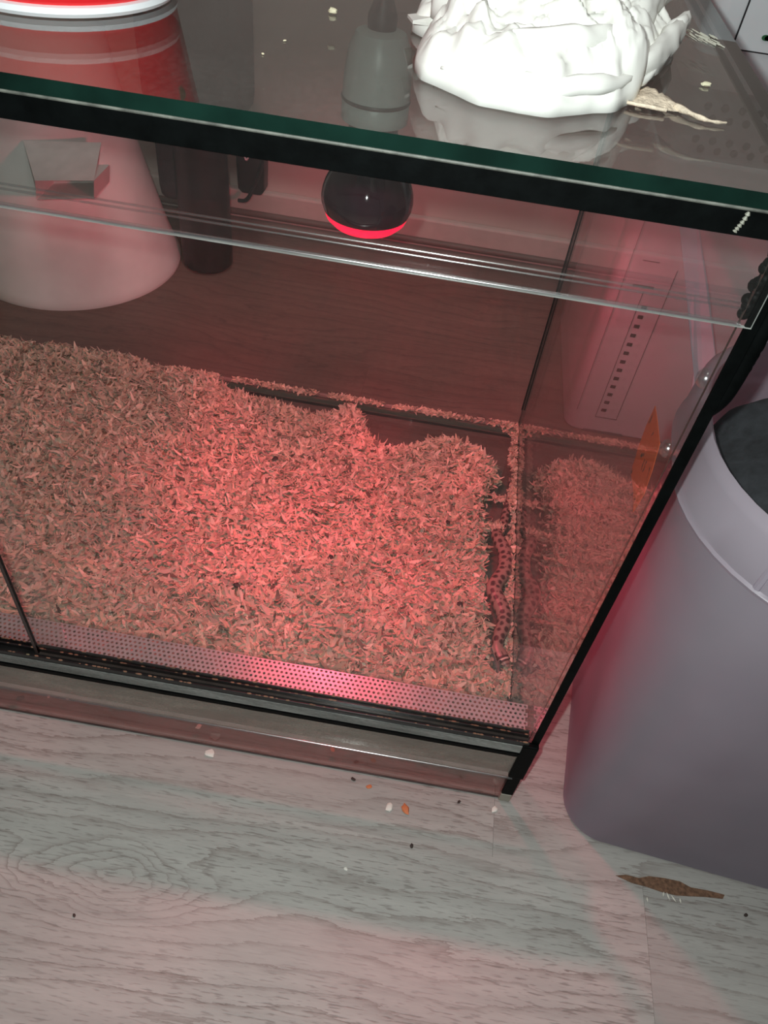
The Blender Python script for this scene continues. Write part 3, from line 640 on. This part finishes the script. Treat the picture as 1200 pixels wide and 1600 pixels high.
for i, (pts, wd, th) in enumerate((
    ([(-0.138, 0.050, ZT+.007), (-0.115, 0.040, ZT+.009), (-0.090, 0.042, ZT+.010), (-0.070, 0.058, ZT+.009), (-0.058, 0.085, ZT+.008)], 0.0035, 0.0035),
    ([(-0.130, 0.062, ZT+.016), (-0.110, 0.053, ZT+.020), (-0.088, 0.058, ZT+.022), (-0.072, 0.080, ZT+.020), (-0.064, 0.11, ZT+.015)], 0.0032, 0.0040),
    ([(-0.075, 0.065, ZT+.008), (-0.058, 0.085, ZT+.008), (-0.045, 0.115, ZT+.010), (-0.034, 0.150, ZT+.012), (-0.0315, 0.160, ZT+.010)], 0.0045, 0.006),
    ([(-0.054, 0.105, ZT+.006), (-0.046, 0.124, ZT+.009), (-0.037, 0.138, ZT+.013), (-0.033, 0.147, ZT+.012)], 0.0028, 0.005),
    ([(-0.056, 0.13, ZT+.014), (-0.047, 0.155, ZT+.019), (-0.038, 0.182, ZT+.020), (-0.037, 0.190, ZT+.018)], 0.0040, 0.006),
    ([(-0.060, 0.075, ZT+.004), (-0.054, 0.090, ZT+.005), (-0.049, 0.106, ZT+.006)], 0.0030, 0.003),
    ([(-0.112, 0.075, ZT+.032), (-0.100, 0.068, ZT+.036), (-0.085, 0.073, ZT+.036), (-0.076, 0.095, ZT+.032)], 0.0030, 0.004),
    ([(-0.122, 0.088, ZT+.034), (-0.108, 0.082, ZT+.041), (-0.090, 0.090, ZT+.042), (-0.083, 0.115, ZT+.038)], 0.0026, 0.004),
    ([(-0.066, 0.10, ZT+.018), (-0.055, 0.13, ZT+.020), (-0.045, 0.17, ZT+.018)], 0.006, 0.007),
    ([(-0.140, 0.08, ZT+.012), (-0.142, 0.11, ZT+.016), (-0.135, 0.15, ZT+.018)], 0.006, 0.006))):
    fold(bm, pts, wd, i * 3.3, th)
TS = finish('crumpled_tissue', bm, TIS, angle=180); tag(TS, 'crumpled white paper tissue lying on the glass roof', 'tissue')
bm = bmesh.new()
P0 = [(-0.1585, 0.1140), (-0.1545, 0.0975), (-0.1475, 0.1060), (-0.1435, 0.1120), (-0.1500, 0.1230)]
a = [bm.verts.new((x, y, ZT + 0.006 + 0.002 * (i % 2))) for i, (x, y) in enumerate(P0)]; b_ = [bm.verts.new((x, y, ZT + 0.0072 + 0.002 * (i % 2))) for i, (x, y) in enumerate(P0)]
bm.faces.new(a); bm.faces.new(b_)
for i in range(5): bm.faces.new((a[i], a[(i+1) % 5], b_[(i+1) % 5], b_[i]))
finish('torn_corner', bm, TIS, TS, world=False, smooth=False)

# dried scrap beside the tissue
bm = bmesh.new()
SC = [(-0.0650, 0.0640), (-0.0600, 0.0800), (-0.0540, 0.0850), (-0.0500, 0.0790), (-0.0440, 0.0765), (-0.0425, 0.0700), (-0.0400, 0.0660), (-0.0430, 0.0620), (-0.0500, 0.0610), (-0.0580, 0.0610)]
cx = sum(p[0] for p in SC) / len(SC); cy = sum(p[1] for p in SC) / len(SC); rings = []
for f in (1.0, 0.85, 0.66, 0.45, 0.22):
    ring = []
    for i in range(40):
        t_ = i / 40 * len(SC); j = int(t_); u = t_ - j; p = Vector(SC[j % len(SC)]).lerp(Vector(SC[(j+1) % len(SC)]), u)
        k = f * (1 + 0.06 * noise.noise((i * .9, 4, 4)))
        x = cx + (p.x - cx) * k; y = cy + (p.y - cy) * k
        ring.append(bm.verts.new((x, y, ZT + 0.0008 + (0.0022 * (1 - f) + 0.0018 * abs(noise.noise((x * 260, y * 260, 2)))) * (1.3 if f < 1 else .4))))
    rings.append(ring)
for a, b in zip(rings, rings[1:]):
    for i in range(40): bm.faces.new((a[i], a[(i+1) % 40], b[(i+1) % 40], b[i]))
bm.faces.new(rings[-1]); bm.faces.new(rings[0][::-1])
tube(bm, spline([(-0.0440, 0.0655, ZT+.0018), (-0.0385, 0.0600, ZT+.0016), (-0.0335, 0.0565, ZT+.0014), (-0.0290, 0.0560, ZT+.0012), (-0.0245, 0.0570, ZT+.0012)], 8), [max(0.0004, 0.0013 - 0.00003 * i + 0.0002 * math.sin(i * .55)) for i in range(33)], 6)
tube(bm, spline([(-0.0655, 0.0620, ZT+.0014), (-0.0580, 0.0600, ZT+.0018), (-0.0480, 0.0595, ZT+.0016)], 8), 0.0008, 6)
tag(finish('dried_skin_scrap', bm, plain('dried_beige_skin', (0.62, 0.52, 0.40), 0.7, var=0.3, scale=260, bump=0.8), angle=180), 'crinkled beige scrap of shed skin with a thin tail right of the tissue', 'scrap')
CREAM = plain('cream_crumb', (0.72, 0.68, 0.48), 0.8, var=0.2, scale=300)
crumb('crumb', -0.1939, 0.1256, ZT, 0.0017, CREAM, 'cream crumb on the glass roof above the lamp, left of the tissue', 'crumb', 'crumbs on the glass roof', seed=2, flat=.7)
crumb('crumb', -0.2049, 0.0766, ZT, 0.0006, CREAM, 'tiny pale speck on the glass roof between red tub and socket', 'crumb', 'crumbs on the glass roof', seed=3)
crumb('crumb', -0.2090, 0.0560, ZT, 0.0006, CREAM, 'tiny pale speck on the glass roof nearest its front edge', 'crumb', 'crumbs on the glass roof', seed=4)
crumb('crumb', -0.0252, 0.1040, ZT, 0.0016, CREAM, 'curled cream crumb on the glass roof right of the tissue', 'crumb', 'crumbs on the glass roof', seed=5, flat=.6)
# scratched tape on the roof pane
bm = bmesh.new()
r5 = random.Random(8)
for i in range(70):
    x = -0.040 + 0.034 * r5.random(); y = 0.190 - 0.012 * (x + 0.04) / 0.034 + r5.uniform(-.009, .009); l = r5.uniform(.003, .008); a = math.radians(115 + r5.uniform(-12, 12))
    tube(bm, [(x, y, ZT + .0003), (x + l * math.cos(a), y + l * math.sin(a), ZT + .0003)], r5.uniform(.00012, .0003), 4)
o = finish('glue_scratches', bm, plain('glue_residue', (0.62, 0.62, 0.52), 0.5), T, kind='stuff', label='pale scratched glue residue near the right rim')

# red festive tub at the left rim
RB = empty('red_tin', (-0.312, 0.105, ZT), 'red round tin with green leaf pattern and white foot, on the glass roof at left', 'tin')
m, nt, out = newmat('red_leaf_print'); v = coords(nt)
n1 = node(nt, 'ShaderNodeTexVoronoi', {'Vector': v, 'Scale': 42, 'Randomness': 0.9}).outputs['Distance']; n2 = tex_noise(nt, v, 60, 3)
msk = ramp(nt, mth(nt, 'ADD', n1, mth(nt, 'MULTIPLY', n2, 0.35)), [(0.33, (1, 1, 1)), (0.37, (0, 0, 0))])
b = node(nt, 'ShaderNodeBsdfPrincipled', {'Base Color': mixc(nt, msk, (0.78, 0.012, 0.018, 1), (0.05, 0.12, 0.02, 1)), 'Roughness': 0.35}); nt.links.new(b.outputs[0], out.inputs[0])
bm = bmesh.new(); lathe(bm, [(0.0475, ZT + .0045), (0.0488, ZT + .006), (0.066, ZT + .105), (0.068, ZT + .106), (0.066, ZT + .107), (0.064, ZT + .105), (0.047, ZT + .008)], -0.312, 0.105, 64, False, True); finish('body', bm, m, RB)
bm = bmesh.new(); lathe(bm, [(0.0440, ZT + .0001), (0.0485, ZT + .0004), (0.0498, ZT + .002), (0.0492, ZT + .004), (0.0475, ZT + .0046)], -0.312, 0.105, 64, True, False); finish('foot_ring', bm, WHITEP, RB, label='white foot ring')

# ------------------------------------------------------------------ behind the tank
# white tapered cone with a square spout
CN = empty('white_cone', (-0.655, 0.70, 0), 'large white tapered plastic cone with a square spout standing behind the tank', 'stand')
bm = bmesh.new()
prof = [(0.1470, 0.0002), (0.1480, 0.006), (0.1440, 0.014), (0.1330, 0.05), (0.1215, 0.095), (0.1105, 0.14), (0.1000, 0.19), (0.091, 0.24), (0.083, 0.30), (0.078, 0.36)]
lathe(bm, prof, -0.655, 0.70, 64, True, True); finish('body', bm, WHITED, CN)
bm = bmesh.new(); fr = (0.5285, 0.5285)
xa, xb = -0.597, -0.523
bmesh.ops.recalc_face_normals(bm, faces=bm.faces)
# hood: slanting roof, two cheeks, open mouth with a dark box inside
def quad(*p): return bm.faces.new([bm.verts.new(q) for q in p])
ZR = 0.192
outer = [(-0.637, 0.600, 0.140), (-0.5630, 0.600, 0.1433), (-0.5280, 0.53, 0.1798), (-0.5979, 0.53, 0.167)]
top = [(-0.6385, 0.600, 0.201), (-0.5435, 0.603, 0.212), (-0.5245, 0.53, 0.2005), (-0.5945, 0.53, 0.1895)]
vo = [bm.verts.new(p) for p in outer]; vt = [bm.verts.new(p) for p in top]
bm.faces.new(vt); bm.faces.new(vo[::-1])
bm.faces.new((vo[0], vt[0], vt[3], vo[3])); bm.faces.new((vo[1], vo[2], vt[2], vt[1])); bm.faces.new((vo[1], vt[1], vt[0], vo[0]))
f = bm.faces.new((vo[3], vt[3], vt[2], vo[2]))
r = bmesh.ops.inset_region(bm, faces=[f], thickness=0.0016); ex = bmesh.ops.extrude_face_region(bm, geom=[f]); bmesh.ops.translate(bm, verts=[v for v in ex['geom'] if isinstance(v, bmesh.types.BMVert)], vec=(0, 0.045, 0.0)); bmesh.ops.delete(bm, geom=[f], context='FACES')
finish('spout', bm, plain('grey_white_plastic', (0.66, 0.65, 0.62), 0.5, var=0.08), CN, smooth=False, label='grey square spout with open mouth')
# black stand and bag
ST = empty('black_stand', (-0.478, 0.735, 0), 'tall black stand with a thick round leg behind the tank', 'stand')
bm = bmesh.new(); lathe(bm, [(0.030, 0.0002), (0.0355, 0.006), (0.0362, 0.03), (0.0350, 0.20), (0.0348, 0.2118)], -0.470, 0.735, 40, True, True); finish('leg', bm, DARKP, ST)
bm = bmesh.new(); loops = []
for z, k in ((0.212, .9), (0.216, .98), (0.23, 1), (0.40, 1.0), (0.60, 1.0), (0.62, .9)): loops.append([(x, y, z) for x, y in rrect(-0.474, 0.760, 0.066 * k, 0.042 * k, 0.018 * k, 5)])
loft(bm, loops); finish('body', bm, DARKCLOTH, ST)
bm = bmesh.new(); loops = []
for z, k in ((0.096, .90), (0.100, .97), (0.11, 1), (0.2119, 1.0)): loops.append([(x, y, z) for x, y in rrect(-0.4965, 0.757, 0.034 * k, 0.034 * k, 0.012 * k, 5)])
loft(bm, loops); finish('pocket', bm, DARKCLOTH, ST)
# black adapter with cable
AD = empty('black_adapter', (-0.43, 0.775, 0.10), 'black plug adapter with looped cable hanging against the wall', 'adapter')
bm = bmesh.new(); loops = []
for z, k in ((0.098, .75), (0.104, .95), (0.14, 1.0), (0.20, .95)): loops.append([(x, y, z) for x, y in rrect(-0.4130, 0.785, 0.020 * k, 0.016 * k, 0.006 * k, 4)])
loft(bm, loops); finish('housing', bm, DARKP, AD)
bm = bmesh.new(); tube(bm, spline([(-0.398, 0.765, 0.21), (-0.394, 0.763, 0.19), (-0.392, 0.763, 0.16), (-0.397, 0.763, 0.135), (-0.408, 0.763, 0.108), (-0.418, 0.765, 0.092), (-0.430, 0.768, 0.088)], 8), 0.0028, 8); finish('cable', bm, DARKP, AD)
bm = bmesh.new(); tube(bm, spline([(-0.415, 0.757, 0.19), (-0.409, 0.757, 0.165), (-0.414, 0.757, 0.152), (-0.420, 0.757, 0.17)], 6), 0.0013, 6); finish('cable_tie', bm, WHITEP, AD, label='pale cable tie')
bm = bmesh.new(); loops = []
for z, s in ((0.0002, .8), (0.006, 1), (0.02, 1), (0.026, .8)): loops.append([(x, y, z) for x, y in rrect(-0.712, 0.520, 0.026 * s, 0.02 * s, 0.008 * s, 5, 0.2)])
loft(bm, loops); tag(finish('sponge', bm, plain('yellow_sponge', (0.42, 0.36, 0.03), 0.95, var=0.3, scale=200, bump=0.8)), 'small yellow green sponge on the floor at the left edge', 'sponge')

# white tower appliance right behind the tank
AP = empty('white_tower_appliance', (0.20, 0.62, 0), 'tall white appliance with ventilation slots standing right behind the tank', 'appliance')
bm = bmesh.new(); X0, X1, Y0 = 0.0560, 0.330, 0.490
loft(bm, [[(x, y, z) for x, y in rrect((X0 + X1) / 2, 0.62, (X1 - X0) / 2 * s, 0.13 * s, 0.016, 8)] for z, s in ((0.0005, .985), (0.004, 1), (0.330, 1), (0.331, 1), (0.333, .994), (0.3335, .994))], True, True)
finish('lower_housing', bm, WHITEP, AP)
bm = bmesh.new(); loft(bm, [[(x, y, z) for x, y in rrect((X0 + X1) / 2, 0.622, (X1 - X0) / 2 - .004, 0.128, 0.014, 8)] for z in (0.3336, 0.3935)], True, True); finish('grille_band', bm, plain('grey_grille', (0.36, 0.37, 0.38), 0.5, var=0.1), AP, label='grey band with round black holes')
bm = bmesh.new()
loft(bm, [[(x, y, z) for x, y in rrect((X0 + X1) / 2, 0.62, (X1 - X0) / 2 * s, 0.13 * s, 0.016, 8)] for z, s in ((0.3936, .994), (0.3955, 1), (0.56, 1), (0.566, .98))], True, True)
finish('upper_housing', bm, WHITEP, AP)
bm = bmesh.new(); box(bm, (0.0835, Y0 - .0012, 0.4255), (0.300, Y0 - .0002, 0.540)); box(bm, (0.0847, Y0 - .0018, 0.4267), (0.2988, Y0 - .0013, 0.5388), 1)
finish('control_panel', bm, [DARKP, WHITEP], AP, smooth=False)
bm = bmesh.new()
for cxx, ang in ((0.1075, 0.5), (0.1100, -0.4)):
    vs = [bm.verts.new((cxx + 0.0035 * math.cos(a + ang) - 0.0, Y0 - .0024, 0.4375 + 0.002 * math.sin(a * 1.0) + 0.002 * math.sin(ang) * math.cos(a))) for a in [2*math.pi*i/12 for i in range(12)]]; bm.faces.new(vs)
finish('leaf_mark', bm, plain('green_mark', (0.02, 0.12, 0.04), 0.5), AP, smooth=False, label='small green leaf mark')
# slots column
SL = DARKP
for i in range(13):
    z = 0.036 + (0.178 - 0.036) * i / 12
    bm = bmesh.new(); box(bm, (0.0925, Y0 - .0012, z - 0.0022), (0.0985, Y0 - .0001, z + 0.0022))
    finish('slot', bm, SL, AP, smooth=False, bevel=0.0008)
bm = bmesh.new()
for a, b in (((0.0755, 0.2005), (0.0975, 0.2030)), ((0.0764, 0.2298), (0.0937, 0.2306)), ((0.0884, 0.0242), (0.1145, 0.0250)), ((0.0884, 0.025), (0.0890, 0.195)), ((0.1140, 0.025), (0.1146, 0.225)), ((0.080, 0.0002), (0.128, 0.004)), ((0.0640, 0.030), (0.0644, 0.32))):
    box(bm, (a[0], Y0 - .0008, a[1]), (b[0], Y0 - .0001, b[1]))
finish('seam_lines', bm, plain('grey_seam', (0.16, 0.15, 0.15), 0.6), AP, smooth=False)
for r_, zz in enumerate((0.3790, 0.3690, 0.3510, 0.3430)):
    for i in range(14):
        x = 0.084 + 0.0155 * i + (0.0075 if r_ % 2 else 0)
        bm = bmesh.new(); lathe(bm, [(0.0034, 0), (0.0034, 0.0012)], 0, 0, 12, True, True)
        bmesh.ops.transform(bm, matrix=Matrix.Translation((x, Y0 + .0040, zz)) @ Matrix.Rotation(math.radians(90), 4, 'X'), verts=bm.verts)
        finish('round_hole', bm, BLACK, AP, smooth=False)
# pale sheet leaning in the corner between appliance and tub
LS = bmesh.new()
q = [(0.176, 0.330, 0.0008), (0.215, 0.330, 0.0008), (0.185, 0.385, 0.120), (0.1668, 0.400, 0.1645), (0.135, 0.440, 0.235), (0.1005, 0.470, 0.300), (0.084, 0.470, 0.298), (0.112, 0.440, 0.235), (0.142, 0.400, 0.1645)]
front = [LS.verts.new(p) for p in q]; back = [LS.verts.new((x, y + 0.003, z)) for x, y, z in q]
LS.faces.new(front); LS.faces.new(back[::-1])
for i in range(len(q)): LS.faces.new((front[i], front[(i+1) % len(q)], back[(i+1) % len(q)], back[i]))
tag(finish('plastic_sheet', LS, plain('pale_lavender_plastic', (0.62, 0.60, 0.68), 0.5, var=0.05), smooth=False), 'pale lavender plastic sheet leaning against the white appliance', 'sheet')

# ------------------------------------------------------------------ translucent tub at right
m, nt, out = newmat('milky_translucent_plastic'); v = coords(nt)
nn = tex_noise(nt, v, 9, 3)
col = ramp(nt, nn, [(0.3, (0.50, 0.44, 0.50)), (0.7, (0.57, 0.51, 0.57))])
df = node(nt, 'ShaderNodeBsdfPrincipled', {'Base Color': col, 'Roughness': 0.33, 'Specular IOR Level': 0.5}); tl = node(nt, 'ShaderNodeBsdfTranslucent', {'Color': col}); tr = node(nt, 'ShaderNodeBsdfTransparent', {'Color': (0.85, 0.85, 0.9, 1)})
m1 = node(nt, 'ShaderNodeMixShader', {0: 0.35, 1: df.outputs[0], 2: tl.outputs[0]}); m2 = node(nt, 'ShaderNodeMixShader', {0: 0.38, 1: m1.outputs[0], 2: tr.outputs[0]}); nt.links.new(m2.outputs[0], out.inputs[0]); MILK = m
TB = empty('plastic_tub', (0.20, 0.04, 0), 'milky translucent plastic tub standing on the floor right of the tank', 'tub')
rot = math.radians(-6)
def tl_loop(z, hx, hy, r, cx=0.215, cy=0.050): return [(x, y, z) for x, y in rrect(cx, cy, hx, hy, r, 12, rot)]
def tub_at(t):     # 0 bottom .. 1 collar
    return 0.166 + (0.189 - 0.166) * t, 0.086 + (0.105 - 0.086) * t, 0.030 + (0.092 - 0.030) * t ** 0.7
loops = []
for z in (0.0006, 0.003, 0.01, 0.05, 0.1, 0.16, 0.22, 0.28, 0.320):
    t = z / 0.32; hx, hy, r = tub_at(t); k = 0.004 if z < .002 else 0
    loops.append(tl_loop(z, hx - k, hy - k, r))
hx, hy, r = tub_at(1)
loops += [tl_loop(0.3205, hx + .0050, hy + .0050, r + .003), tl_loop(0.323, hx + .0060, hy + .0060, r + .004), tl_loop(0.3245, hx + .0050, hy + .0050, r + .004), tl_loop(0.352, hx + .003, hy + .003, r), tl_loop(0.356, hx + .0005, hy + .0005, r), tl_loop(0.357, hx - .002, hy - .002, r - .002),
          tl_loop(0.355, hx - .004, hy - .004, r - .004), tl_loop(0.32, hx - .0035, hy - .0035, r - .004)]
for z in (0.22, 0.1, 0.01, 0.0036):
    a_, b_, c_ = tub_at(z / 0.32); loops.append(tl_loop(z, a_ - .0025, b_ - .0025, c_ - .002))
bm = bmesh.new(); loft(bm, loops, True, True); finish('body', bm, MILK, TB)
# rib across the collar
L = tl_loop(0.33, hx + .0045, hy + .0045, r + .004)
bm = bmesh.new(); best = sorted(L, key=lambda p: (p[0] - 0.045) ** 2 + (p[1] + 0.035) ** 2)[0]
tube(bm, [(best[0], best[1], 0.3245), (best[0] + .001, best[1] + .001, 0.338), (best[0] + .002, best[1] + .002, 0.351)], 0.0022, 8); finish('collar_rib', bm, MILK, TB)
bm = bmesh.new(); loft(bm, [[(x, y, z) for x, y in rrect(0.228, 0.052, 0.138 * k, 0.070 * k, 0.012, 4, rot)] for z, k in ((0.0045, .97), (0.008, 1), (0.222, 1), (0.226, .98))])
tag(finish('storage_box', bm, plain('grey_lilac_box', (0.10, 0.09, 0.14), 0.7)), 'grey lilac box inside the milky tub, seen faintly through its wall', 'box')
# dark clothing filling the tub
bm = bmesh.new(); na, nr = 96, 30; rings = []
for j in range(nr + 1):
    f = 1 - j / nr; ring = []
    for (x, y, z) in tl_loop(0, 0.176, 0.092, 0.078):
        xx = 0.215 + (x - 0.215) * max(f, .001); yy = 0.050 + (y - 0.050) * max(f, .001)
        p = Vector((xx * 17, yy * 17, 1)); zz = 0.305 + 0.055 * (1 - f ** 2.4) ** 0.6 + 0.016 * ridged(p * 1.1, 4) * (1 if f < .97 else 0) + 0.05 * min(1, max(0, (xx - 0.10) / .14)) * (1 - f ** 3)
        ring.append(bm.verts.new((xx, yy, zz)))
    rings.append(ring)
n = len(rings[0]); low = [bm.verts.new((0.215 + (v.co.x - 0.215) * .90, 0.050 + (v.co.y - 0.050) * .88, 0.235)) for v in rings[0]]
for a, b in zip([low] + rings, rings):
    for i in range(n): bm.faces.new((a[i], a[(i+1) % n], b[(i+1) % n], b[i]))
bm.faces.new(low[::-1]); bmesh.ops.remove_doubles(bm, verts=bm.verts, dist=1e-5)
tag(finish('dark_clothing', bm, DARKCLOTH, angle=180), 'heap of black clothing filling the milky tub', 'clothing')

# ------------------------------------------------------------------ crumbs on the floor and in the front gap
WH = plain('white_flake', (0.80, 0.78, 0.70), 0.7); OR = plain('orange_crumb', (0.62, 0.20, 0.08), 0.7); DK = plain('dark_crumb', (0.04, 0.025, 0.02), 0.7)
for i, (x, y, s, mt, lab, g) in enumerate((
    (-0.2447, -0.0060, .0030, WH, 'white flake on the floor against the tank front, left of the red glow', 'pale flakes on the floor'),
    (-0.0952, -0.0236, .0027, WH, 'white flake on the floor beside the orange crumb', 'pale flakes on the floor'),
    (-0.1211, -0.0753, .0012, WH, 'tiny white speck on the laminate in front of the tank', 'pale flakes on the floor'),
    (-0.0115, -0.0100, .0020, WH, 'pale flake on the floor at the tank corner', 'pale flakes on the floor'),
    (-0.0824, -0.0229, .0030, OR, 'orange crumb on the floor before the tank', 'small crumbs on the floor'),
    (-0.1134, -0.0100, .0016, OR, 'thin orange shaving on the floor just before the glass front', 'small crumbs on the floor'),
    (-0.0741, -0.0500, .0013, DK, 'dark crumb alone on the laminate in front of the tank', 'small crumbs on the floor'),
    (-0.1271, -0.0060, .0014, DK, 'dark crumb touching the lower glass front', 'small crumbs on the floor'),
    (-0.0403, -0.0090, .0011, DK, 'dark crumb near the right end of the glass front', 'small crumbs on the floor'),
    (-0.3020, -0.1380, .0009, DK, 'tiny dark speck on the grained plank at lower left', 'small crumbs on the floor'),
    (0.1819, -0.0564, .0012, DK, 'dark crumb on the plank in front of the tub', 'small crumbs on the floor'))):
    crumb('floor_crumb', x, y, 0.0001, s, mt, lab, 'crumb', g, seed=i, flat=0.35, elong=1.5)
for i, (x, y, s, mt, lab) in enumerate(((-0.2595, 0.0117, .0018, WH, 'cream flake behind the lower glass strip, left one'), (-0.1479, 0.0130, .0018, OR, 'tan flake behind the lower glass strip near the red glow'),
    (-0.4085, 0.0090, .0022, DK, 'dark flake behind the lower glass strip at far left'), (-0.3875, 0.0151, .0012, WH, 'bright speck behind the lower glass strip at far left'), (-0.372, 0.0160, .0012, WH, 'pale speck behind the lower glass strip, second from left'))):
    crumb('gap_crumb', x, y, 0.0066, s, mt, lab, 'crumb', 'crumbs behind the lower glass strip', seed=i + 20, flat=0.4)
